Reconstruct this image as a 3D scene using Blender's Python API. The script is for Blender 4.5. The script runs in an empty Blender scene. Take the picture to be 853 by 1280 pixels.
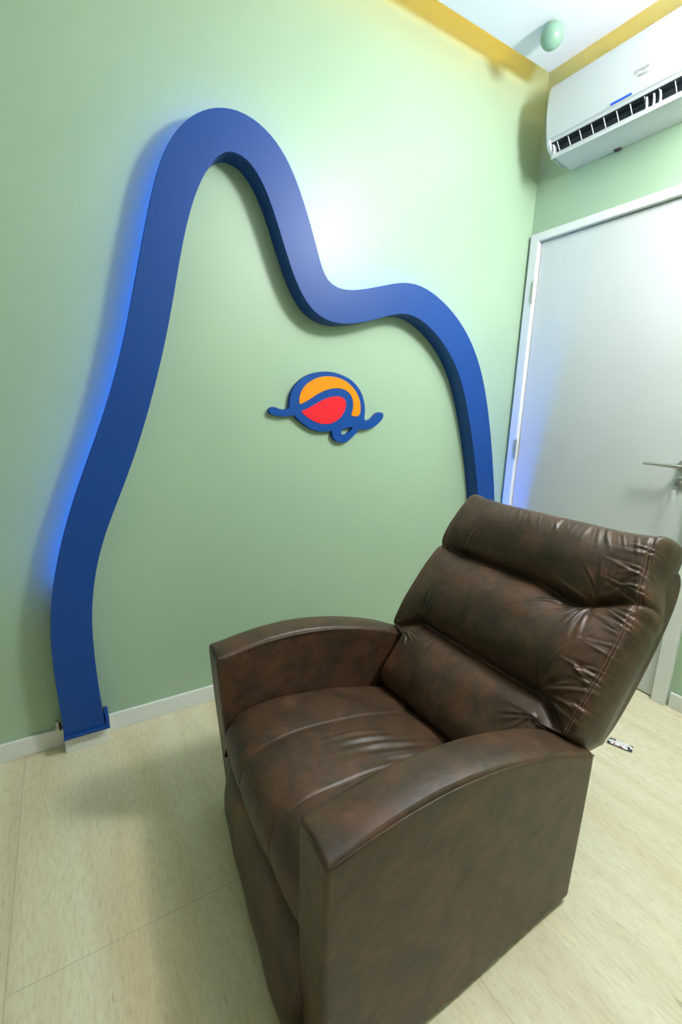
import bpy, bmesh, math, random
from mathutils import Vector, Matrix
random.seed(4)
S = bpy.context.scene
# ------------------------------------------------------------------ camera
cam_d = bpy.data.cameras.new('camera'); cam = bpy.data.objects.new('camera', cam_d)
S.collection.objects.link(cam); S.camera = cam
YAW, PITCH, ROLL = 0.5509, -0.2224, 0.0308
f_ = Vector((math.sin(YAW)*math.cos(PITCH), math.cos(YAW)*math.cos(PITCH), math.sin(PITCH)))
r_ = Vector((math.cos(YAW), -math.sin(YAW), 0)); u_ = r_.cross(f_)
r2 = r_*math.cos(ROLL)+u_*math.sin(ROLL); u2 = -r_*math.sin(ROLL)+u_*math.cos(ROLL)
M = Matrix((r2, u2, -f_)).transposed().to_4x4(); M.translation = Vector((-2.1992, -1.7651, 1.2388))
cam.matrix_world = M
cam_d.sensor_fit = 'HORIZONTAL'; cam_d.sensor_width = 36; cam_d.lens = 572.68/853*36
cam_d.clip_start = 0.02
# ------------------------------------------------------------------ world, key lamp, exposure
w = bpy.data.worlds.new('world'); S.world = w; w.use_nodes = True
w.node_tree.nodes['Background'].inputs[0].default_value = (0.8, 0.9, 1, 1)
w.node_tree.nodes['Background'].inputs[1].default_value = 0.05
S.view_settings.view_transform = 'Standard'; S.view_settings.look = 'None'
S.view_settings.gamma = 1; S.view_settings.use_curve_mapping = False
S.view_settings.exposure = 0.0
def lamp(name, loc, power, radius, col):
    d = bpy.data.lights.new(name, 'POINT'); d.energy = power; d.shadow_soft_size = radius; d.color = col
    o = bpy.data.objects.new(name, d); o.location = loc; S.collection.objects.link(o); return o
lamp('work_light', (-0.50, -1.5, 2.38), 102, 0.15, (0.99, 0.97, 1.0))
BLUE_W = 38.0; YELLOW_W = 24.0
# ------------------------------------------------------------------ helpers
def new_mat(name, col, rough=0.5, metal=0.0, emit=None, es=0, coat=0):
    m = bpy.data.materials.new(name); m.use_nodes = True
    b = m.node_tree.nodes['Principled BSDF']
    b.inputs['Base Color'].default_value = (*col, 1); b.inputs['Roughness'].default_value = rough
    b.inputs['Metallic'].default_value = metal; b.inputs['Coat Weight'].default_value = coat
    if emit:
        b.inputs['Emission Color'].default_value = (*emit, 1); b.inputs['Emission Strength'].default_value = es
    return m
def nodes(m):
    nt = m.node_tree; return nt, nt.nodes, nt.links, nt.nodes['Principled BSDF']
def noise(nt, vec, scale, detail=4, rough=0.5, dist=0):
    n = nt.nodes.new('ShaderNodeTexNoise'); n.inputs['Scale'].default_value = scale
    n.inputs['Detail'].default_value = detail; n.inputs['Roughness'].default_value = rough
    n.inputs['Distortion'].default_value = dist
    nt.links.new(vec, n.inputs['Vector']); return n
def ramp(nt, fac, stops):
    r = nt.nodes.new('ShaderNodeValToRGB'); e = r.color_ramp.elements
    while len(e) < len(stops): e.new(0.5)
    for k, (p, c) in enumerate(stops): e[k].position = p; e[k].color = (*c, 1)
    nt.links.new(fac, r.inputs[0]); return r
def bump(nt, h, strength, dist, prev=None):
    b = nt.nodes.new('ShaderNodeBump'); b.inputs['Strength'].default_value = strength
    b.inputs['Distance'].default_value = dist; nt.links.new(h, b.inputs['Height'])
    if prev: nt.links.new(prev.outputs[0], b.inputs['Normal'])
    return b
def mix(nt, a, b, fac, mode='MIX'):
    n = nt.nodes.new('ShaderNodeMix'); n.data_type = 'RGBA'; n.blend_type = mode
    for s, v in ((0, fac), (6, a), (7, b)):
        if isinstance(v, (int, float)): n.inputs[s].default_value = v
        elif isinstance(v, tuple): n.inputs[s].default_value = (*v, 1)
        else: nt.links.new(v, n.inputs[s])
    return n.outputs[2]
def paint(name, col, rough, bs=0.15, scale=180):
    m = new_mat(name, col, rough); nt, N, L, b = nodes(m)
    g = N.new('ShaderNodeNewGeometry')
    n = noise(nt, g.outputs['Position'], 1.3, 3)
    c = ramp(nt, n.outputs[0], [(0.3, tuple(v*0.95 for v in col)), (0.7, tuple(min(1, v*1.04) for v in col))])
    L.new(c.outputs[0], b.inputs['Base Color'])
    n2 = noise(nt, g.outputs['Position'], scale, 3)
    L.new(bump(nt, n2.outputs[0], bs, 0.001).outputs[0], b.inputs['Normal'])
    return m
# ------------------------------------------------------------------ materials
WALL = paint('green_wall_paint', (0.375, 0.530, 0.370), 0.40)
CEIL = paint('white_ceiling_paint', (0.84, 0.89, 0.95), 0.7)
WHITE = paint('white_trim_paint', (0.76, 0.80, 0.76), 0.35, 0.05)
DOORM = paint('grey_door_laminate', (0.60, 0.65, 0.62), 0.5, 0.05)
BLUE = paint('blue_board_paint', (0.008, 0.064, 0.30), 0.42, 0.08)
def m_floor():
    m = new_mat('vinyl_floor', (0.6, 0.6, 0.45), 0.42); nt, N, L, b = nodes(m)
    g = N.new('ShaderNodeNewGeometry'); mp = N.new('ShaderNodeMapping'); mp.inputs['Scale'].default_value = (1, 0.13, 1)
    L.new(g.outputs['Position'], mp.inputs[0])
    big = noise(nt, mp.outputs[0], 9, 5, 0.6, 0.3)
    c1 = ramp(nt, big.outputs[0], [(0.3, (0.64, 0.57, 0.38)), (0.5, (0.72, 0.68, 0.48)), (0.7, (0.77, 0.74, 0.55))])
    mp2 = N.new('ShaderNodeMapping'); mp2.inputs['Scale'].default_value = (1, 0.22, 1); L.new(g.outputs['Position'], mp2.inputs[0])
    fine = noise(nt, mp2.outputs[0], 130, 6, 0.75)
    c2 = ramp(nt, fine.outputs[0], [(0.30, (0.78, 0.74, 0.66)), (0.50, (0.95, 0.94, 0.92)), (0.7, (1, 1, 1))])
    col = mix(nt, c1.outputs[0], c2.outputs[0], 1.0, 'MULTIPLY')
    fl = noise(nt, mp2.outputs[0], 42, 3, 0.5, 0.6)
    c3 = ramp(nt, fl.outputs[0], [(0.245, (0.5, 0.46, 0.42)), (0.29, (1, 1, 1))])
    col = mix(nt, col, c3.outputs[0], 0.60, 'MULTIPLY')
    pk = noise(nt, mp.outputs[0], 5.5, 2, 0.5)
    c4 = ramp(nt, pk.outputs[0], [(0.56, (1, 1, 1)), (0.72, (1.0, 0.92, 0.82))])
    col = mix(nt, col, c4.outputs[0], 1.0, 'MULTIPLY')
    # sheet joints: world x = -2.41, -1.50, -0.55 ..., end joint at y = -0.80 between two of them
    sp = N.new('ShaderNodeSeparateXYZ'); L.new(g.outputs['Position'], sp.inputs[0])
    def mt(op, a, bb, cc=None):
        n = N.new('ShaderNodeMath'); n.operation = op
        for i, v in enumerate((a, bb, cc)):
            if v is None: continue
            if isinstance(v, (int, float)): n.inputs[i].default_value = v
            else: L.new(v, n.inputs[i])
        return n.outputs[0]
    line = None
    for xx in (-3.33, -2.405, -1.50, -0.55):
        d = mt('LESS_THAN', mt('ABSOLUTE', mt('SUBTRACT', sp.outputs[0], xx), None), 0.0011)
        line = d if line is None else mt('MAXIMUM', line, d)
    e = mt('LESS_THAN', mt('ABSOLUTE', mt('ADD', sp.outputs[1], 0.80), None), 0.0011)
    e = mt('MULTIPLY', e, mt('MULTIPLY', mt('GREATER_THAN', sp.outputs[0], -2.405), mt('LESS_THAN', sp.outputs[0], -1.5)))
    line = mt('MAXIMUM', line, e)
    col = mix(nt, col, (0.30, 0.28, 0.20), mt('MULTIPLY', line, 0.5))
    L.new(col, b.inputs['Base Color'])
    L.new(bump(nt, fine.outputs[0], 0.12, 0.001).outputs[0], b.inputs['Normal'])
    return m
FLOOR = m_floor()
def m_leather():
    m = new_mat('brown_leather', (0.06, 0.03, 0.02), 0.4); nt, N, L, b = nodes(m)
    t = N.new('ShaderNodeNewGeometry'); v = t.outputs['Position']
    n = noise(nt, v, 11, 5, 0.62, 0.4)
    c = ramp(nt, n.outputs[0], [(0.30, (0.034, 0.023, 0.012)), (0.48, (0.064, 0.037, 0.020)), (0.68, (0.112, 0.054, 0.028))])
    n1 = noise(nt, v, 60, 4, 0.6)
    c1 = ramp(nt, n1.outputs[0], [(0.3, (0.75, 0.75, 0.75)), (0.7, (1.15, 1.12, 1.1))])
    L.new(mix(nt, c.outputs[0], c1.outputs[0], 1.0, 'MULTIPLY'), b.inputs['Base Color'])
    r = N.new('ShaderNodeMapRange'); r.inputs[3].default_value = 0.37; r.inputs[4].default_value = 0.48
    L.new(n1.outputs[0], r.inputs[0]); L.new(r.outputs[0], b.inputs['Roughness'])
    vo = N.new('ShaderNodeTexVoronoi'); vo.feature = 'DISTANCE_TO_EDGE'; vo.inputs['Scale'].default_value = 480
    L.new(v, vo.inputs['Vector'])
    b1 = bump(nt, vo.outputs[0], 0.25, 0.0006)
    n2 = noise(nt, v, 26, 4, 0.55)
    b2 = bump(nt, n2.outputs[0], 0.30, 0.006, b1)
    L.new(b2.outputs[0], b.inputs['Normal'])
    b.inputs['Specular IOR Level'].default_value = 0.46
    return m
LEA = m_leather()
THREAD = new_mat('brown_thread', (0.22, 0.13, 0.09), 0.6)
DARK = new_mat('black_fabric', (0.012, 0.012, 0.012), 0.8)
PLAS = new_mat('white_plastic', (0.60, 0.65, 0.64), 0.34)
PLAS2 = new_mat('white_vane_plastic', (0.72, 0.75, 0.75), 0.4)
DARKP = new_mat('dark_lining', (0.012, 0.020, 0.026), 0.5)
CHROME = new_mat('brushed_steel', (0.55, 0.55, 0.52), 0.28, 1.0)
ORANGE = new_mat('orange_paint', (1.0, 0.30, 0.0), 0.5)
RED = new_mat('red_paint', (0.88, 0.016, 0.03), 0.5)
LBLUE = new_mat('blue_logo_paint', (0.004, 0.07, 0.33), 0.45)
BALL = new_mat('pale_green_paint', (0.24, 0.42, 0.30), 0.3)
GREYTXT = new_mat('grey_print', (0.42, 0.43, 0.40), 0.5)
STRIPB = new_mat('blue_display_film', (0.01, 0.10, 0.75), 0.25)
LEDB = new_mat('blue_led', (0.1, 0.2, 0.8), 0.5, 0, (0.0, 0.13, 1.0), BLUE_W)
LEDY = new_mat('yellow_led', (0.9, 0.7, 0.2), 0.5, 0, (1.0, 0.44, 0.015), YELLOW_W)
BLUE.node_tree.nodes['Principled BSDF'].inputs['Specular IOR Level'].default_value = 0.30
UNSEEN = paint('grey_beige_wall_paint', (0.36, 0.36, 0.26), 0.6)
for m_ in (ORANGE, RED, LBLUE): m_.node_tree.nodes['Principled BSDF'].inputs['Specular IOR Level'].default_value = 0.25
GAP = new_mat('gap_shade_and_clip', (0.05, 0.05, 0.05), 0.7)  # shade of the door slit put into a colour; also colours the bottom clip

def link(name, me, mat, parent=None, smooth=False):
    o = bpy.data.objects.new(name, me); S.collection.objects.link(o)
    if mat: me.materials.append(mat)
    if smooth:
        for p in me.polygons: p.use_smooth = True
    if parent:
        o.parent = parent; o.matrix_parent_inverse = Matrix.Translation(-parent.location)
    return o
def from_bm(name, bm, mat, parent=None, smooth=False):
    bmesh.ops.recalc_face_normals(bm, faces=bm.faces)
    me = bpy.data.meshes.new(name); bm.to_mesh(me); bm.free(); return link(name, me, mat, parent, smooth)
def box(bm, x0, x1, y0, y1, z0, z1):
    v = [bm.verts.new(p) for p in ((x0,y0,z0),(x1,y0,z0),(x1,y1,z0),(x0,y1,z0),(x0,y0,z1),(x1,y0,z1),(x1,y1,z1),(x0,y1,z1))]
    for q in ((0,3,2,1),(4,5,6,7),(0,1,5,4),(1,2,6,5),(2,3,7,6),(3,0,4,7)): bm.faces.new([v[i] for i in q])
    return v
def boxes(name, lst, mat, parent=None, bevel=0):
    bm = bmesh.new()
    for b in lst: box(bm, *b)
    o = from_bm(name, bm, mat, parent)
    if bevel: bev(o, bevel)
    return o
def bev(o, wd, seg=3, ang=0.6):
    md = o.modifiers.new('bevel', 'BEVEL'); md.width = wd; md.segments = seg; md.limit_method = 'ANGLE'; md.angle_limit = ang
    for p in o.data.polygons: p.use_smooth = True
    wn = o.modifiers.new('wn', 'WEIGHTED_NORMAL'); wn.keep_sharp = False
    return o
def prism(bm, pts, a0, a1, axis='y'):
    """closed outline of (x,z) [axis y], (y,z) [axis x] points swept between a0 and a1"""
    def P(p, a): return (p[0], a, p[1]) if axis == 'y' else (a, p[0], p[1])
    A = [bm.verts.new(P(p, a0)) for p in pts]; B = [bm.verts.new(P(p, a1)) for p in pts]; n = len(pts)
    bm.faces.new(A); bm.faces.new(B[::-1])
    for i in range(n): bm.faces.new((A[i], B[i], B[(i+1) % n], A[(i+1) % n]))
def tube(bm, pts, rad, seg=8, closed=False):
    pts = [Vector(p) for p in pts]; rings = []; n = len(pts)
    for i, p in enumerate(pts):
        t = (pts[min(i+1, n-1)] - pts[max(i-1, 0)]).normalized()
        a = t.cross(Vector((0, 0, 1)))
        if a.length < 0.05: a = t.cross(Vector((0, 1, 0)))
        a.normalize(); b = t.cross(a)
        rr = rad[i] if isinstance(rad, (list, tuple)) else rad
        rings.append([bm.verts.new(p + (a*math.cos(k*2*math.pi/seg) + b*math.sin(k*2*math.pi/seg))*rr) for k in range(seg)])
    for i in range(n-1):
        for k in range(seg): bm.faces.new((rings[i][k], rings[i][(k+1) % seg], rings[i+1][(k+1) % seg], rings[i+1][k]))
    bm.faces.new(rings[0]); bm.faces.new(rings[-1][::-1])
def cyl(bm, c, axis, r, h, seg=24, r2=None):
    c = Vector(c); ax = Vector(axis).normalized()
    q = Vector((0, 0, 1)).rotation_difference(ax).to_matrix().to_4x4()
    bmesh.ops.create_cone(bm, cap_ends=True, segments=seg, radius1=r, radius2=r if r2 is None else r2, depth=h, matrix=Matrix.Translation(c + ax*h/2) @ q)
def struct(o): o['kind'] = 'structure'; return o
def tag(o, label, cat, group=None):
    o['label'] = label; o['category'] = cat
    if group: o['group'] = group
    return o
def empty(name, loc):
    o = bpy.data.objects.new(name, None); o.location = loc; S.collection.objects.link(o); o.empty_display_size = 0.1; return o
def catmull(P, n):
    """resample an open 2D polyline, smoothed, to n points evenly along its length"""
    Q = [Vector(p) for p in P]
    for _ in range(2): Q = [Q[0]] + [(Q[i-1] + Q[i]*2 + Q[i+1])/4 for i in range(1, len(Q)-1)] + [Q[-1]]
    out = []
    for i in range(len(Q)-1):
        p0, p1, p2, p3 = Q[max(i-1, 0)], Q[i], Q[i+1], Q[min(i+2, len(Q)-1)]
        for k in range(10):
            t = k/10
            out.append(0.5*((2*p1) + (p2-p0)*t + (2*p0-5*p1+4*p2-p3)*t*t + (3*p1-p0-3*p2+p3)*t**3))
    out.append(Q[-1])
    L = [0]
    for i in range(1, len(out)): L.append(L[-1] + (out[i]-out[i-1]).length)
    res = []; j = 0
    for k in range(n):
        s = L[-1]*k/(n-1)
        while j < len(L)-2 and L[j+1] < s: j += 1
        t = (s-L[j])/max(1e-9, L[j+1]-L[j]); res.append(out[j].lerp(out[j+1], min(1, t)))
    return res
def interp(T, x):
    if x <= T[0][0]: return T[0][1]
    for (a, va), (b, vb) in zip(T, T[1:]):
        if x <= b:
            t = (x-a)/(b-a); return va + (vb-va)*t
    return T[-1][1]
# ------------------------------------------------------------------ the room
XL, YF, ZT = -3.4, -2.9, 2.95          # far limits behind the camera
ZC, GX, GY = 2.735, 0.175, 0.14        # lowered ceiling and its cove gap
struct(boxes('floor', [(XL-.1, .1, YF-.1, .1, -.06, 0)], FLOOR))
struct(boxes('wall_back', [(XL-.1, .1, 0, .1, 0, ZT)], WALL))
struct(boxes('wall_left', [(XL-.1, XL, YF, 0, 0, ZT)], UNSEEN))
struct(boxes('wall_front', [(XL-.1, .1, YF-.1, YF, 0, ZT)], UNSEEN))
DY0, DY1, DZ = -.941, -.066, 2.10      # door leaf
struct(boxes('wall_right', [(0, .1, DY1+.01, 0, 0, ZT), (0, .1, YF, DY0-.01, 0, ZT), (0, .1, DY0-.01, DY1+.01, DZ+.01, ZT)], WALL))
struct(boxes('ceiling_slab', [(XL-.1, .1, YF-.1, .1, ZT, ZT+.08)], CEIL))  # main ceiling slab, unseen above the lowered panel
struct(boxes('ceiling', [(XL+.14, -GX, YF+.14, -GY, ZC, ZC+.03)], CEIL))
struct(boxes('cove_light_strip', [(XL+.4, -GX-.05, -GY-.075, -GY-.06, ZC+.031, ZC+.039), (-GX-.075, -GX-.06, YF+.4, -GY-.05, ZC+.031, ZC+.039)], LEDY))
bpy.data.objects['cove_light_strip']['label'] = 'yellow light strip hidden in the ceiling cove'
# baseboards
BH = 0.070
def base(name, b): return struct(boxes(name, [b], WHITE, None, 0.003))
base('baseboard_back', (-2.14, -.001, -.012, 0, 0, BH))
base('baseboard_back_left', (XL, -2.281, -.012, 0, 0, BH))
base('baseboard_right', (-.012, 0, YF, -1.005, 0, BH))
base('baseboard_left', (XL, XL+.012, YF, -.012, 0, BH))
base('baseboard_front', (XL+.012, -.012, YF, YF+.012, 0, BH))
# door with its frame
fr = boxes('door_frame', [(-.024, .09, DY1, -.016, 0, DZ+.038), (-.024, .09, DY0-.055, DY0, 0, DZ+.038), (-.024, .09, DY0, DY1, DZ, DZ+.038)], WHITE, None, 0.003)
door = empty('door_1', (0.0, DY1, 0)); struct(door)
fr.name = 'door_frame'; fr.parent = door; fr.matrix_parent_inverse = Matrix.Translation(-door.location)
leaf = boxes('door_leaf', [(.000, .035, DY0+.0035, DY1-.0035, .006, DZ-.0035)], DOORM, door, 0.0015)
boxes('door_gap_shade', [(.036, .05, DY0, DY1, 0.0, DZ)], GAP, door)  # dark sheet behind the leaf, painted as the shade in the slit around it
for zc in (1.86, 1.045, 0.25):
    bm = bmesh.new()
    for k in range(5): cyl(bm, (-.027, DY1-.002, zc-.05+k*.0203), (0, 0, 1), .0052, .0185, 14)
    for s in (-1, 1): cyl(bm, (-.027, DY1-.002, zc+s*.0545-.0035), (0, 0, 1), .0040, .007, 10)
    box(bm, -.026, -.0235, DY1-.002, DY1+.016, zc-.05, zc+.05)
    h = from_bm('hinge', bm, CHROME, door); bev(h, .0008, 2)
# lever handle
HY, HZ = -.888, 1.047
bm = bmesh.new()
cyl(bm, (0, HY, HZ), (-1, 0, 0), .026, .007, 32)
cyl(bm, (-.006, HY, HZ), (-1, 0, 0), .009, .040, 20)
pts = [(-.046, HY-.008, HZ), (-.050, HY+.010, HZ), (-.052, HY+.03, HZ), (-.052, HY+.08, HZ+.0005), (-.052, HY+.135, HZ+.001)]
tube(bm, pts, [.008, .0085, .0075, .0065, .006], 14)
h = from_bm('handle', bm, CHROME, door); bev(h, .0012, 2)
bm = bmesh.new(); cyl(bm, (0, HY, HZ-.072), (-1, 0, 0), .025, .006, 32); cyl(bm, (-.006, HY, HZ-.072), (-1, 0, 0), .0105, .014, 20)
h = from_bm('lock_plate', bm, CHROME, door); bev(h, .0012, 2)
# key in the lock with its hanging tag
k = empty('door_key', (-.02, HY, HZ-.072)); tag(k, 'key in the door lock with a pale plastic tag hanging from it', 'key')
bm = bmesh.new(); box(bm, -.036, -.019, HY-.0012, HY+.0012, HZ-.076, HZ-.069); cyl(bm, (-.044, HY-.0012, HZ-.0725), (0, 1, 0), .0115, .0024, 20)
from_bm('key', bm, CHROME, k)
bm = bmesh.new()
ring = [(-.047, HY+.008*math.cos(a), HZ-.090+.010*math.sin(a)) for a in [i*2*math.pi/18 for i in range(19)]]
tube(bm, ring, .0009, 6); from_bm('key_ring', bm, CHROME, k, True)
h = boxes('key_tag', [(-.051, -.047, HY-.006, HY+.009, HZ-.150, HZ-.099)], PLAS, k, .002)

# small pale green ball under the ceiling
bm = bmesh.new(); bmesh.ops.create_uvsphere(bm, u_segments=48, v_segments=32, radius=.043, matrix=Matrix.Translation((0, 0, 0)))
for v in bm.verts: v.co.z *= 1.04
for v in bm.verts: v.co += Vector((-.398, -.312, 2.695))
tag(from_bm('ceiling_ball', bm, BALL, None, True), 'small pale green ball fixed under the white ceiling near the room corner', 'ball')
OUTER= [(-2.28, 0.0847), (-2.2804, 0.177), (-2.2879, 0.2803), (-2.2918, 0.39), (-2.2862, 0.4937), (-2.2753, 0.5937), (-2.2544, 0.6899), (-2.2242, 0.8029), (-2.1808, 0.9322), (-2.1353, 1.0419), (-2.0954, 1.1331), (-2.0591, 1.2315), (-2.0181, 1.3522), (-1.9877, 1.4627), (-1.963, 1.5711), (-1.9376, 1.6781), (-1.9126, 1.7835), (-1.8858, 1.8879), (-1.8641, 1.9609), (-1.8368, 2.0257), (-1.7947, 2.0881), (-1.744, 2.1367), (-1.6814, 2.1715), (-1.6171, 2.1847), (-1.5565, 2.1783), (-1.4998, 2.1519), (-1.4539, 2.1174), (-1.4129, 2.0687), (-1.3771, 1.9993), (-1.3397, 1.9152), (-1.3081, 1.8258), (-1.2834, 1.7563), (-1.2776, 1.7375), (-1.2477, 1.7067), (-1.2115, 1.6931), (-1.1628, 1.6945), (-1.0878, 1.7093), (-0.9974, 1.7406), (-0.9303, 1.763), (-0.8677, 1.7767), (-0.8094, 1.7784), (-0.7404, 1.7654), (-0.6586, 1.7334), (-0.5709, 1.6831), (-0.4948, 1.6223), (-0.4321, 1.5508), (-0.3742, 1.463), (-0.3336, 1.3767), (-0.3013, 1.2871), (-0.258, 1.1541), (-0.2148, 1.0011), (-0.169, 0.7819)]
INNER= [(-2.1531, 0.1136), (-2.1601, 0.2163), (-2.1648, 0.3544), (-2.1641, 0.4644), (-2.1608, 0.5281), (-2.1474, 0.6308), (-2.1282, 0.7102), (-2.105, 0.7882), (-2.0681, 0.8744), (-2.032, 0.9507), (-1.9895, 1.0562), (-1.9515, 1.1614), (-1.928, 1.2393), (-1.8891, 1.3613), (-1.8594, 1.4765), (-1.8347, 1.5894), (-1.8126, 1.7002), (-1.7886, 1.8094), (-1.759, 1.8981), (-1.7283, 1.9615), (-1.6979, 2.0097), (-1.6678, 2.043), (-1.6439, 2.0557), (-1.6076, 2.0594), (-1.5708, 2.0465), (-1.5331, 2.0139), (-1.5008, 1.9588), (-1.4673, 1.8767), (-1.4366, 1.7901), (-1.403, 1.7), (-1.3654, 1.6375), (-1.3188, 1.5928), (-1.2795, 1.5768), (-1.2194, 1.5623), (-1.1578, 1.5692), (-1.0946, 1.5834), (-1.0163, 1.6057), (-0.9494, 1.6345), (-0.8938, 1.6497), (-0.836, 1.6548), (-0.7745, 1.6384), (-0.6923, 1.5954), (-0.622, 1.5453), (-0.5549, 1.4743), (-0.5031, 1.4051), (-0.4657, 1.3199), (-0.4253, 1.2189), (-0.3798, 1.0871), (-0.3382, 0.9495), (-0.3008, 0.8062)]
LB = [(-1.4779, 1.2182), (-1.475, 1.2275), (-1.4677, 1.2342), (-1.4562, 1.2365), (-1.4438, 1.2322), (-1.4291, 1.2273), (-1.4091, 1.2264), (-1.3882, 1.231), (-1.3868, 1.2551), (-1.3825, 1.2885), (-1.3699, 1.3155), (-1.3474, 1.3398), (-1.3132, 1.365), (-1.2745, 1.3794), (-1.2268, 1.3871), (-1.1776, 1.3855), (-1.1353, 1.3757), (-1.0961, 1.3605), (-1.0645, 1.3373), (-1.0381, 1.3062), (-1.0226, 1.2667), (-1.0162, 1.23), (-1.0215, 1.189), (-0.9984, 1.1871), (-0.9756, 1.1972), (-0.9578, 1.2148), (-0.9442, 1.2241), (-0.9253, 1.2268), (-0.9132, 1.2171), (-0.9169, 1.2003), (-0.9322, 1.1825), (-0.9642, 1.1609), (-0.9964, 1.1502), (-1.0286, 1.1478), (-1.0489, 1.1515), (-1.0554, 1.1366), (-1.0815, 1.1142), (-1.1031, 1.0972), (-1.1336, 1.0901), (-1.1599, 1.0963), (-1.1775, 1.1111), (-1.1849, 1.1293), (-1.1803, 1.146), (-1.2037, 1.1388), (-1.2452, 1.1387), (-1.286, 1.1486), (-1.3261, 1.1714), (-1.3535, 1.1917), (-1.3667, 1.2071), (-1.3955, 1.2012), (-1.4254, 1.1993), (-1.4548, 1.2035), (-1.4707, 1.2091)]
LH = [(-1.1397, 1.1402), (-1.1315, 1.1512), (-1.1141, 1.155), (-1.0923, 1.1602), (-1.0771, 1.1581), (-1.0897, 1.1418), (-1.1069, 1.127), (-1.1261, 1.1233), (-1.1394, 1.13)]
LO = [(-1.3449, 1.251), (-1.3444, 1.2766), (-1.3355, 1.3038), (-1.3127, 1.3317), (-1.274, 1.3553), (-1.2263, 1.3682), (-1.177, 1.3677), (-1.1347, 1.3583), (-1.0951, 1.3358), (-1.0676, 1.3085), (-1.0503, 1.2803), (-1.0423, 1.2441), (-1.046, 1.2072), (-1.0924, 1.2064), (-1.082, 1.2321), (-1.0807, 1.2648), (-1.0907, 1.2932), (-1.1115, 1.3123), (-1.1419, 1.323), (-1.1839, 1.3224), (-1.2248, 1.3122), (-1.2648, 1.2933), (-1.3039, 1.2679), (-1.3349, 1.2534)]
LR = [(-1.3361, 1.2227), (-1.3034, 1.2338), (-1.264, 1.2555), (-1.2239, 1.2756), (-1.1829, 1.2875), (-1.1449, 1.2876), (-1.123, 1.2742), (-1.1177, 1.2493), (-1.1296, 1.2202), (-1.1503, 1.1946), (-1.1837, 1.1762), (-1.2212, 1.1702), (-1.2624, 1.1769), (-1.3028, 1.1959), (-1.3227, 1.2093)]
# ------------------------------------------------------------------ wavy blue board with its light strip
DEP = 0.083
def arch():
    n = 220
    O = catmull(OUTER + [(-0.122, 0.55), (-0.098, 0.30), (-0.085, 0.072)], n)
    I = catmull([(-2.150, .072)] + INNER + [(-0.262, 0.62), (-0.240, 0.42), (-0.225, 0.22), (-0.215, 0.072)], n)
    O[0] = Vector((-2.2800, .072))
    root = empty('wavy_wall_board', (-2.215, -.04, 0.0))
    tag(root, 'tall wavy blue board outlining two hills on the green wall, lit blue from behind', 'wall decoration')
    # front board
    bm = bmesh.new(); th = .018
    rows = []
    for i in range(n):
        o, a = O[i], I[i]
        rows.append([bm.verts.new((o.x, -DEP, o.y)), bm.verts.new((a.x, -DEP, a.y)), bm.verts.new((a.x, -DEP+th, a.y)), bm.verts.new((o.x, -DEP+th, o.y))])
    for i in range(n-1):
        for k in range(4): bm.faces.new((rows[i][k], rows[i][(k+1) % 4], rows[i+1][(k+1) % 4], rows[i+1][k]))
    bm.faces.new(rows[0]); bm.faces.new(rows[-1][::-1])
    b = from_bm('front_board', bm, BLUE, root); bev(b, .0015, 2)
    # side body behind it, set in from the outer edge; led strip on its outer face
    inn = []
    for i in range(n):
        d = (I[i]-O[i]).normalized(); t = (O[min(i+1, n-1)] - O[max(i-1, 0)]).normalized()
        nn = Vector((t.y, -t.x)); nn = nn if nn.dot(d) > 0 else -nn
        inn.append(O[i] + nn*.050)
    bm = bmesh.new(); rows = []
    for i in range(n):
        o, a = inn[i], I[i]
        rows.append([bm.verts.new((o.x, -DEP+th, o.y)), bm.verts.new((a.x, -DEP+th, a.y)), bm.verts.new((a.x, 0, a.y)), bm.verts.new((o.x, 0, o.y))])
    for i in range(n-1):
        for k in range(4): bm.faces.new((rows[i][k], rows[i][(k+1) % 4], rows[i+1][(k+1) % 4], rows[i+1][k]))
    bm.faces.new(rows[0]); bm.faces.new(rows[-1][::-1])
    from_bm('side_body', bm, BLUE, root)
    bm = bmesh.new(); rows = []
    for i in range(6, n-2):
        if O[i].y < .60 and i < n/2: continue
        o = inn[i]; t = (O[min(i+1, n-1)] - O[max(i-1, 0)]).normalized(); nn = Vector((t.y, -t.x))
        nn = nn if nn.dot((I[i]-O[i])) < 0 else -nn
        q = o + nn*.003; o = o + nn*.0003
        rows.append([bm.verts.new((o.x, -.040, o.y)), bm.verts.new((q.x, -.040, q.y)), bm.verts.new((q.x, -.030, q.y)), bm.verts.new((o.x, -.030, o.y))])
    for i in range(len(rows)-1):
        for k in range(4): bm.faces.new((rows[i][k], rows[i][(k+1) % 4], rows[i+1][(k+1) % 4], rows[i+1][k]))
    from_bm('light_strip', bm, LEDB, root)
    # foot bracket of the left leg: low front lip and a short upright at the right
    boxes('foot_bracket', [(-2.282, -2.136, -DEP-.010, -.001, .071, .0765), (-2.282, -2.136, -DEP-.010, -DEP-.001, .0765, .0835),
        (-2.1485, -2.136, -DEP-.001, -.001, .0765, .105)], BLUE, root, .001)
    bm = bmesh.new(); cyl(bm, (-2.297, -.03, .095), (0, 0, 1), .009, .022, 14); cyl(bm, (-2.297, -.03, .082), (0, 0, 1), .012, .014, 14)
    h = from_bm('power_plug', bm, CHROME, root); bev(h, .001, 2)
    boxes('foot_block', [(-2.281, -2.14, -.064, -.001, 0, .0705)], WHITE, root, .0015)
    boxes('foot_block', [(-.225, -.075, -.064, -.0125, 0, .0705)], WHITE, root, .0015)
arch()

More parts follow.
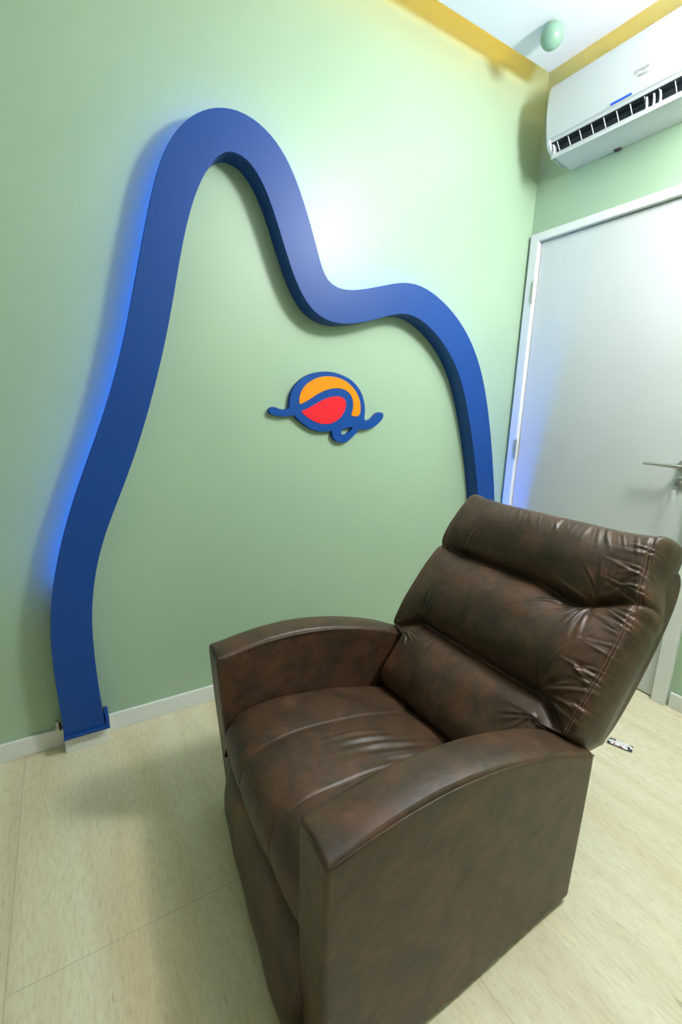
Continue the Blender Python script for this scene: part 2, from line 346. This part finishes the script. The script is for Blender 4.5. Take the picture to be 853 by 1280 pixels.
# ------------------------------------------------------------------ emblem on the wall
def smooth_closed(P, it=1):
    P = [Vector(p) for p in P]
    for _ in range(it):
        Q = []
        for i in range(len(P)):
            a, b = P[i], P[(i+1) % len(P)]
            Q += [a*.75+b*.25, a*.25+b*.75]
        P = Q
    return P
def plate(name, P, y0, y1, mat, parent, holes=()):
    c = bpy.data.curves.new(name, 'CURVE'); c.dimensions = '2D'; c.fill_mode = 'BOTH'
    for L in (P, *holes):
        s = c.splines.new('POLY'); s.points.add(len(L)-1); s.use_cyclic_u = True
        for i, q in enumerate(L): s.points[i].co = (q[0], q[1], 0, 1)
    c.extrude = (y1-y0)/2; c.bevel_depth = 0.0008; c.bevel_resolution = 1
    o = bpy.data.objects.new(name, c); S.collection.objects.link(o)
    dg = bpy.context.evaluated_depsgraph_get(); me = bpy.data.meshes.new_from_object(o.evaluated_get(dg))
    bpy.data.objects.remove(o)
    for v in me.vertices: v.co = Vector((v.co.x, (y0+y1)/2 - v.co.z, v.co.y))
    me.flip_normals() if hasattr(me, 'flip_normals') else None
    me.materials.clear()
    return link(name, me, mat, parent)
em = empty('wall_emblem', (-1.2, 0, 1.09)); tag(em, 'blue looped emblem with orange and red fields on the green wall', 'wall emblem')
plate('emblem_board', smooth_closed(LB, 2), -.020, 0, LBLUE, em, [smooth_closed(LH, 2)])
plate('orange_field', smooth_closed(LO, 1), -.0215, -.0205, ORANGE, em)
plate('red_field', smooth_closed(LR, 2), -.0215, -.0205, RED, em)

# ------------------------------------------------------------------ air conditioner
ac = empty('air_conditioner', (0, -.59, 2.37)); tag(ac, 'white wall air conditioner with open louver above the door', 'air conditioner')
AY0, AY1 = -.985, -.185
PR = [(-.205, 2.648), (-.214, 2.634), (-.221, 2.61), (-.2245, 2.570), (-.222, 2.525), (-.214, 2.480), (-.203, 2.441)]   # front panel
LOW = [(-.160, 2.3925), (-.150, 2.3875), (-.127, 2.381), (-.085, 2.373), (-.03, 2.371), (0, 2.374)]
bm = bmesh.new()   # case: back, top, ends and bottom with the air outlet cut in
prism(bm, [(-.185, 2.649), (-.200, 2.60), (-.196, 2.440), (-.190, 2.430), (-.150, 2.428), (-.145, 2.405)] + LOW + [(0, 2.649)], AY0+.002, AY1-.002)
case = from_bm('case', bm, PLAS, ac); bev(case, .002, 2)
bm = bmesh.new()
prism(bm, PR + [(-.180, 2.440), (-.180, 2.648)], AY0, AY1); o = from_bm('front_panel', bm, PLAS, ac); bev(o, .006, 4)
for y0, y1 in ((AY1-.018, AY1), (AY0, AY0+.018)):
    bm = bmesh.new(); prism(bm, [(-.202, 2.442), (-.196, 2.420), (-.182, 2.405)] + LOW[:5] + [(-.05, 2.43), (-.1, 2.446)], y0, y1)
    o = from_bm('end_cap', bm, PLAS, ac); bev(o, .003, 3)
# outlet interior: thin near-black lining along the cut
bm = bmesh.new(); prism(bm, [(-.190, 2.4280), (-.1515, 2.4260), (-.1465, 2.406), (-.1605, 2.3945), (-.160, 2.3925), (-.145, 2.405), (-.150, 2.428), (-.190, 2.4298)], AY0+.02, AY1-.02)
from_bm('outlet', bm, DARKP, ac)
yy = AY1-.045
while yy > AY0+.03:
    bm = bmesh.new(); prism(bm, [(-.188, 2.429), (-.183, 2.4285), (-.158, 2.401), (-.161, 2.3975)], yy-.0005, yy+.0005)
    from_bm('vane', bm, PLAS2, ac); yy -= .0520
# swung-open louver: thin curved flap along the outlet's lower lip
bm = bmesh.new(); prism(bm, [(-.160, 2.3925), (-.164, 2.3955), (-.176, 2.387), (-.189, 2.364), (-.187, 2.3625), (-.173, 2.381), (-.157, 2.3895)], AY0+.022, AY1-.022)
o = from_bm('louver', bm, PLAS, ac); bev(o, .001, 2)
for yc in (-.212, -.603, -.628, -.650, -.958):
    bm = bmesh.new(); prism(bm, [(-.180, 2.424), (-.187, 2.422), (-.182, 2.412), (-.178, 2.398), (-.180, 2.386), (-.168, 2.392), (-.170, 2.405)], yc-.0025, yc+.0025)
    o = from_bm('louver_clip', bm, PLAS, ac); bev(o, .0015, 2)
boxes('display_strip', [(-.2085, -.2045, -.555, -.475, 2.4450, 2.4520)], STRIPB, ac, .0005)
boxes('bottom_clip', [(-.026, -.004, -.425, -.400, 2.3675, 2.3735)], GAP, ac)
def text(s, size, yc, zc, parent):
    c = bpy.data.curves.new('lettering', 'FONT'); c.body = s; c.size = size; c.extrude = .0003; c.align_x = 'CENTER'; c.shear = .25
    o = bpy.data.objects.new('t', c); S.collection.objects.link(o)
    dg = bpy.context.evaluated_depsgraph_get(); me = bpy.data.meshes.new_from_object(o.evaluated_get(dg)); bpy.data.objects.remove(o)
    me.materials.clear()
    for v in me.vertices:   # reads towards -y on a surface facing -x
        z = zc + v.co.y; x = interp([(q[1], q[0]) for q in PR[::-1]], z) - .0008
        v.co = Vector((x - v.co.z, yc - v.co.x, z))
    return link('lettering', me, GREYTXT, parent)
text('Springer', .0175, -.588, 2.503, ac)
text('Midea', .0155, -.592, 2.486, ac)
# ------------------------------------------------------------------ leather recliner
ch = empty('recliner_armchair', (-1.54, -.91, 0)); tag(ch, 'brown leather recliner armchair with tilted puffy back standing on the pale floor', 'armchair')
YN, YNI, YFI, YFO = -1.285, -1.180, -.622, -.526      # near arm outer/inner, far arm inner/outer faces
def skew(x, y):      # the front line runs slightly askew to the side panels
    return x + (y+1.285)*.041*max(0, min(1, (-1.2-x)/.7))
def sm(T, x, d=.05): return sum(interp(T, x+k*d/2) for k in (-2, -1, 0, 1, 2))/5
ARM = [(-1.91, .549), (-1.87, .557), (-1.8, .568), (-1.72, .574), (-1.62, .572), (-1.5, .555), (-1.4, .531), (-1.3, .500), (-1.22, .466), (-1.17, .440)]
def armrest(y0, y1, out):
    """y0 < y1; out = -1 when the outer face is at y0"""
    bm = bmesh.new(); xs = [-1.912+.742*i/40 for i in range(41)]; zs = [0.016, .12, .25, .38]
    ny = 10; rows = []
    for i, x in enumerate(xs):
        top = sm(ARM, x); ring = []
        for z in zs: ring.append((y0, z))
        ring.append((y0, top-.02))
        for k in range(ny+1):
            t = k/ny; s = 1-(2*t-1)**2
            ring.append((y0+(y1-y0)*t, top+.010*s**.7))
        ring.append((y1, top-.02))
        for z in zs[::-1]: ring.append((y1, z))
        r = []
        for (y, z) in ring:
            xx = skew(x, y)
            f = max(0, 1-(x+1.912)/.25)
            xx += f*.018*max(0, (.30-z)/.30) if y1 < -.8 else f*.045*max(0, (.5-z)/.5)
            wob = .0025*math.sin(9*x+7*z)*(1 if y in (y0, y1) else 0)
            r.append(bm.verts.new((xx, y+wob, z)))
        rows.append(r)
    n = len(rows[0])
    for i in range(40):
        for k in range(n): bm.faces.new((rows[i][k], rows[i][(k+1) % n], rows[i+1][(k+1) % n], rows[i+1][k]))
    # caps as strips
    for r in (rows[0], rows[-1]):
        for k in range(len(zs)): bm.faces.new((r[k], r[k+1], r[n-2-k], r[n-1-k]))
        bm.faces.new(r[len(zs):n-len(zs)])
    o = from_bm('armrest', bm, LEA, ch); bev(o, .013, 4, 0.7)
    # piping along the outer and inner top edges, down the front corner
    yo, yi = (y0, y1) if out < 0 else (y1, y0)
    bm = bmesh.new()
    for y, q in ((yo, 1), (yi, 1)):
        s = -1 if y == y0 else 1
        pts = [(skew(x, y)+(.006 if i == 0 else 0), y - s*.0015, sm(ARM, x)-.004) for i, x in enumerate(xs)]
        tube(bm, pts, .0026, 6)
        if y == yo:
            pts = [(skew(x, y), y - s*.010, sm(ARM, x)+.0022) for x in xs[1:-1]]
            tube(bm, pts, .0009, 5)
    f = [skew(-1.912, y0+(y1-y0)*t)+.001 for t in (0, 1)]
    tube(bm, [(f[0]+.003, y0+.003, sm(ARM, -1.912)-.004), (f[0]+.001, (y0+y1)/2, sm(ARM, -1.912)+.004), (f[1]+.003, y1-.003, sm(ARM, -1.912)-.004)], .0026, 6)
    from_bm('piping', bm, LEA, o, True)
    return o
def child_fix(o, parent):   # parts are authored in world space; sub-parts sit under parts that already carry the offset
    o.matrix_parent_inverse = Matrix.Identity(4)
for a in ((YN, YNI, -1), (YFI, YFO, 1)):
    o = armrest(*a)
    for c in o.children: child_fix(c, o)

# seat cushion: swept profile (x, z) with domed width and two stitched channels
SEAT = [(-1.27, .285), (-1.343, .312), (-1.43, .340), (-1.527, .364), (-1.61, .380), (-1.696, .390), (-1.77, .394), (-1.825, .391), (-1.862, .380), (-1.886, .360), (-1.899, .333), (-1.904, .300), (-1.898, .268), (-1.884, .247), (-1.862, .238), (-1.80, .235)]
def seat():
    P = catmull(SEAT, 150); ny = 200; y0, y1 = YNI+.002, YFI-.002
    bm = bmesh.new(); G = []
    cen = []
    for i, p in enumerate(P):
        t = (P[min(i+1, len(P)-1)] - P[max(i-1, 0)]).normalized(); nn = Vector((-t.y, t.x)); nn = nn if (nn.y > 0 or nn.x < 0) else -nn
        nn = Vector((t.y, -t.x)) if t.x < 0 and nn.y < 0 else nn
        cen.append(nn)
    for i, p in enumerate(P):
        nn = cen[i]; row = []
        q = Vector((p.x+1.6, p.y-.25)); nn = nn if nn.dot(q) > 0 or p.y > .36 else -nn
        if p.y > .30 and nn.y < 0 and p.x > -1.88: nn = -nn
        if p.x < -1.88 and nn.x > 0: nn = -nn
        for k in range(ny+1):
            u = k/ny; y = y0+(y1-y0)*(.7*u+.3*(0.5-0.5*math.cos(math.pi*u)))
            d = min(y-y0, y1-y)
            h = .014*(1-((2*y-y0-y1)/(y1-y0))**2)
            h -= .016*math.exp(-d/.012)
            for ys in (-.812, -1.015): h -= .0035*math.exp(-((y-ys)/.0035)**2) + .0030*math.exp(-((y-ys)/.03)**2)
            # soft creases across the middle channel
            for cx, cy, am, wx in ((-1.60, -.885, .0016, .007), (-1.58, -.912, .0024, .007), (-1.56, -.928, -.0016, .006), (-1.55, -.945, .0028, .008), (-1.52, -.962, -.0018, .006), (-1.53, -.980, .0024, .007), (-1.50, -.995, .0018, .006)):
                dx = (p.x-cx) + (y-cy)*.0; 
                h += 1.7*am*math.exp(-((y-cy+.10*(p.x-cx))/wx)**2)*math.exp(-((p.x-cx)/.085)**2)
            h += .0015*math.sin(p.x*31+y*17)*math.sin(y*23)
            row.append(bm.verts.new((skew(p.x + nn.x*h, y), y, p.y + nn.y*h)))
        G.append(row)
    for i in range(len(P)-1):
        for k in range(ny): bm.faces.new((G[i][k], G[i][k+1], G[i+1][k+1], G[i+1][k]))
    # sides and underside close the pad
    for side in (0, ny):
        c = [bm.verts.new((skew(p.x, G[i][side].co.y), G[i][side].co.y, .235)) for i, p in enumerate(P)]
        for i in range(len(P)-1): bm.faces.new((G[i][side], G[i+1][side], c[i+1], c[i]))
    o = from_bm('seat_cushion', bm, LEA, ch, True)
    for ys in (-.812-.005, -1.015-.005):
        pts = []; bm = bmesh.new()
        for i in range(8, len(P)-14):
            p = P[i]; 
            nn = cen[i]
            if p.y > .30 and nn.y < 0 and p.x > -1.88: nn = -nn
            if p.x < -1.88 and nn.x > 0: nn = -nn
            h = .014*(1-((2*ys-y0-y1)/(y1-y0))**2) - .0045
            pts.append((skew(p.x+nn.x*h, ys), ys, p.y+nn.y*h))
        for a in range(0, len(pts)-1): tube(bm, [Vector(pts[a]), Vector(pts[a]).lerp(Vector(pts[a+1]), .72)], .0010, 5)
        from_bm('stitching', bm, THREAD, o)
seat()

# footrest panel, closed
FP = [(-1.845, .236), (-1.872, .242), (-1.893, .230), (-1.906, .19), (-1.917, .13), (-1.924, .07), (-1.922, .035), (-1.908, .014), (-1.87, .010)]
def footrest():
    P = catmull(FP, 44); ny = 40; y0, y1 = YNI+.003, YFI-.003; bm = bmesh.new(); G = []
    for p in P:
        row = []
        for k in range(ny+1):
            u = k/ny; y = y0+(y1-y0)*(0.5-0.5*math.cos(math.pi*u)); d = min(y-y0, y1-y)
            h = -.075*(y+.90)*max(0, (.24-p.y)/.22) + .008*(1-(2*(y-y0)/(y1-y0)-1)**4) - .012*math.exp(-d/.008) + .0012*math.sin(y*40+p.y*25)
            row.append(bm.verts.new((skew(p.x-h, y), y, p.y)))
        G.append(row)
    for i in range(len(P)-1):
        for k in range(ny): bm.faces.new((G[i][k], G[i][k+1], G[i+1][k+1], G[i+1][k]))
    bk = [[bm.verts.new((skew(-1.82, r[e].co.y), r[e].co.y, r[e].co.z)) for r in G] for e in (0, ny)]
    for e, c in zip((0, ny), bk):
        for i in range(len(P)-1): bm.faces.new((G[i][e], G[i+1][e], c[i+1], c[i]))
    from_bm('footrest_panel', bm, LEA, ch, True)
footrest()

# backrest: plane through B0 rising along V; N points out of its front
B0 = Vector((-1.34, 0, .31)); V = Vector((.604, 0, .797)); N_ = Vector((-.797, 0, .604))
def bp(y, v, w): return B0 + Vector((0, y, 0)) + V*v + N_*w
C1, C2, VT = .548, .262, .785
def lerp(a, b, t): t = max(0, min(1, t)); t = t*t*(3-2*t); return a+(b-a)*t
def seam_y(v): return -1.258 + .045*((v-.42)/.346)**2
def back():
    nu, nv = 300, 300; YC = -.912
    bm = bmesh.new(); G = []
    def hw(v):    # half width at height v
        h = lerp(.290, .368, (v-.192)/.022)
        h = h if v < .5 else h
        h -= .003*math.exp(-((v-C1)/.012)**2)
        h -= .012*max(0, (v-.60)/.18)
        if v > VT-.03: h -= .010*((v-VT+.03)/.03)**2*.2
        return h
    wr = []
    rnd = random.Random(11)
    for (yc, vc, dirs, n, rad) in ((-1.13, C2+.004, (-10, 105), 20, .13), (-1.14, C1-.004, (165, 292), 16, .12), (-1.16, C1+.01, (30, 120), 9, .08), (-.68, C1+.0, (70, 200), 6, .08), (-.68, C2+.02, (60, 170), 6, .08), (-1.20, C2+.10, (-25, 25), 5, .05), (-1.165, .215, (185, 262), 8, .075), (-.655, .215, (280, 350), 5, .06)):
        for k in range(n):
            a = math.radians(dirs[0] + (dirs[1]-dirs[0])*(k+.5+rnd.uniform(-.3, .3))/n)
            wr.append((yc, vc, math.cos(a), math.sin(a), rad*rnd.uniform(.6, 1.15), rnd.uniform(.0022, .0045), rnd.uniform(.0034, .0062), rnd.uniform(-.25, .25)))
    gather = []
    for k in range(24):      # short folds coming down from the top seam and in from the right seam
        gather.append((rnd.uniform(-1.20, -.60), rnd.uniform(.015, .035), rnd.uniform(.0015, .0035), rnd.uniform(.0035, .006), rnd.uniform(-.7, .0)))
    rg = [(rnd.uniform(.24, .76), rnd.uniform(.02, .06), rnd.uniform(.0015, .0032), rnd.uniform(.003, .005), rnd.uniform(-.3, .3)) for k in range(30)]
    for j in range(nv+1):
        v = VT*(1-(1-j/nv)**1.15)
        row = []
        for i in range(nu+1):
            u = -math.cos(math.pi*i/nu); u = u*.55 + .45*(2*i/nu-1)
            h = hw(v)
            if u < 0: h -= .020*max(0, (v-.57)/.2) + .012*math.exp(-((v-.67)/.055)**2) + .030*max(0, (.245-v)/.05)*(v > .2)
            y = YC + u*h
            c2 = .264 - .058*lerp(0, 1, (abs(y-YC)-.235)/.10)
            c1 = .548 - .020*math.exp(-((y+1.09)/.06)**2) + .045*lerp(0, 1, (-1.12-y)/.16)
            d = h*(1-abs(u)); dt = VT - v
            # three rolls
            if v < c2: t = v/c2; roll = .046*(1-abs(2*t-1)**2.6)
            elif v < c1: t = (v-c2)/(c1-c2); roll = .064*(1-abs(2*t-1)**2.3)
            else: t = (v-c1)/(VT-c1); roll = .064*(1-abs(2*t-1)**2.3)
            s = min(1, d/.20)
            wgt = .040*math.sin(min(1, v/.08)*math.pi/2)*(1-math.sin(s*math.pi/2))*.8 + roll*(0.12+.88*math.sin(s*math.pi/2))
            # creases do not run clear to the rim: fade them in over the side strip
            cr = .018*(math.exp(-((v-c1)/.011)**2) + math.exp(-((v-c2)/.011)**2))
            w = wgt - cr*(.10+.90*min(1, d/.09)) - .016*math.exp(-((v-c1)/.010)**2 - ((y+1.262)/.022)**2)
            # rounded rims
            R_ = .036
            if d < R_: w -= (.085+wgt*.3)*(1-math.sqrt(max(0, 1-(1-d/R_)**2)))
            if dt < .035: w -= .060*(1-math.sqrt(max(0, 1-(1-dt/.035)**2)))
            if v < .05: w -= .05*(1-v/.05)**2
            # stitched groove of the right and left side strips
            if v > .225:
                for sy in (seam_y(v)+.003, YC+.368-.040):
                    w -= .0055*math.exp(-((y-sy)/.0055)**2)
            if d > .004 and dt > .004:
                for (yc, vc, ca, sa, L, am, wd, cv) in wr:
                    ry, rv = -(y-yc), v-vc      # +a runs towards the near (right) side
                    al = ry*ca + rv*sa; ac_ = -ry*sa + rv*ca + cv*al*al/L
                    if al > 0 and al < L*1.6 and abs(ac_) < .03:
                        fade = math.sin(min(1, al/(.35*L))*math.pi/2)*math.exp(-(al/L)**3)
                        w += am*fade*(math.exp(-(ac_/wd)**2) - .6*math.exp(-((ac_-wd*1.7)/wd)**2))
                for (gy, L, am, wd, sl) in gather:
                    if dt < .11: w += am*math.exp(-((dt-.055)/L)**2)*(math.exp(-((y-gy-sl*dt)/wd)**2) - .5*math.exp(-((y-gy-sl*dt-wd*1.8)/wd)**2))
                for (gv, L, am, wd, sl) in rg:
                    for e, rim in ((d, .048),):
                        if e < .13 and y < YC: w += am*math.exp(-((e-rim)/L)**2)*(math.exp(-((v-gv-sl*e)/wd)**2) - .6*math.exp(-((v-gv-sl*e-wd*1.8)/wd)**2))
                w += .0022*math.sin(y*27+v*13)*math.sin(v*31-y*9)*min(1, d/.05)
                # faint tuck lines of the lower roll
                if v < .24:
                    for sy in (-.78, -.86): w -= .0018*math.exp(-((y-sy-.1*(v-.1))/.004)**2)
            row.append(bm.verts.new(bp(y, v + (.012*math.exp(-((d)/.04)**2) if v > VT-.05 else 0), w)))
        G.append(row)
    for j in range(nv):
        for i in range(nu): bm.faces.new((G[j][i], G[j][i+1], G[j+1][i+1], G[j+1][i]))
    rim = [G[0][i] for i in range(nu+1)] + [G[j][nu] for j in range(1, nv+1)] + [G[nv][i] for i in range(nu-1, -1, -1)] + [G[j][0] for j in range(nv-1, 0, -1)]
    back_ = []
    for q in rim:
        c = q.co - B0; w = c.dot(N_); v = c.dot(V); y = c.y
        back_.append(bm.verts.new(bp(YC+(y-YC)*.985, v*.985+.004, -.10)))
    n = len(rim)
    for i in range(n): bm.faces.new((rim[i], rim[(i+1) % n], back_[(i+1) % n], back_[i]))
    bm.faces.new(back_)
    o = from_bm('back_cushion', bm, LEA, ch, True)
    # stitches down the near side strip and the far one
    bm = bmesh.new()
    me = o.data; co = [Vector(x.co) for x in me.vertices]
    def surf2(y, v):
        j = max(0, min(nv, round((1-(1-min(1, v/VT))**(1/1.15))*nv))); base_ = j*(nu+1)
        k = min(range(nu+1), key=lambda k: abs(co[base_+k].y-y)); return (co[base_+k]-B0).dot(N_)
    for sgn, off in ((-1, .0), (-1, .006), (1, .040)):
        bm = bmesh.new(); v = .215 if sgn < 0 else .27; a = None
        while v < VT-.015:
            y = seam_y(v)+off if sgn < 0 else YC + .368-off
            b = bp(y, v, surf2(y, v)+.0022)
            if a is not None: tube(bm, [a, a.lerp(b, .7)], .0011, 5)
            a = b; v += .0085
        from_bm('stitching', bm, THREAD, o)
    return o
back()
# back shell behind the pillow
bm = bmesh.new()
y0, y1 = -1.252, -.572
prof = [(.20, -.075), (.20, -.150), (.23, -.190), (.35, -.205), (.55, -.205), (.68, -.190), (.735, -.160), (.752, -.115), (.745, -.070), (.715, -.045)]
P = catmull(prof, 40); rows = []
for p in P:
    rows.append([bm.verts.new(bp(y0+(y1-y0)*k/12, p.x, p.y)) for k in range(13)])
for i in range(len(P)-1):
    for k in range(12): bm.faces.new((rows[i][k], rows[i][k+1], rows[i+1][k+1], rows[i+1][k]))
bm.faces.new([r[0] for r in rows]); bm.faces.new([r[12] for r in rows][::-1]); bm.faces.new(rows[0] + rows[-1][::-1])
o = from_bm('back_shell', bm, LEA, ch); bev(o, .014, 4, .9)
# base and rear frame between the arms
boxes('base_frame', [(-1.83, -1.20, YNI+.004, YFI-.004, .03, .232)], DARK, ch, .01)
boxes('rear_panel', [(-1.215, -1.19, YNI+.001, YFI-.001, .02, .40)], LEA, ch, .006)
for x in (-1.84, -1.27):
    for y in (-1.255, -.602): boxes('glide', [(x, x+.06, y, y+.05, 0, .02)], DARK, ch, .002)

# crumpled wrapper lying on the floor behind the chair
wr = bmesh.new(); rnd = random.Random(5); G = []
for i in range(15):
    row = []
    for j in range(9):
        a, b = i/14-.5, j/8-.5
        x = -.452 + a*.030 + b*.036 + rnd.uniform(-.001, .001); y = -1.035 - a*.078 + b*.012
        row.append(wr.verts.new((x, y, .0025 + .011*abs(math.sin(i*1.9+j*1.3))*(1-abs(2*b)**2*.8)*(1-abs(2*a)**4) + rnd.uniform(0, .003))))
    G.append(row)
for i in range(14):
    for j in range(8): wr.faces.new((G[i][j], G[i][j+1], G[i+1][j+1], G[i+1][j]))
def m_wrap():
    m = new_mat('printed_film', (.7, .7, .7), .15); nt, N, L, b = nodes(m)
    g = N.new('ShaderNodeNewGeometry'); n = noise(nt, g.outputs['Position'], 38, 2, .5)
    c = ramp(nt, n.outputs[0], [(.30, (.04, .04, .06)), (.42, (.12, .12, .15)), (.47, (.75, .75, .75)), (.60, (.80, .78, .78)), (.66, (.50, .16, .20))])
    c.color_ramp.interpolation = 'CONSTANT'; L.new(c.outputs[0], b.inputs['Base Color']); return m
o = from_bm('plastic_wrapper', wr, m_wrap(), None, True)
sd = o.modifiers.new('thick', 'SOLIDIFY'); sd.thickness = .0006; sd.offset = 1
tag(o, 'small crumpled clear wrapper with dark print on the floor behind the armchair', 'wrapper')
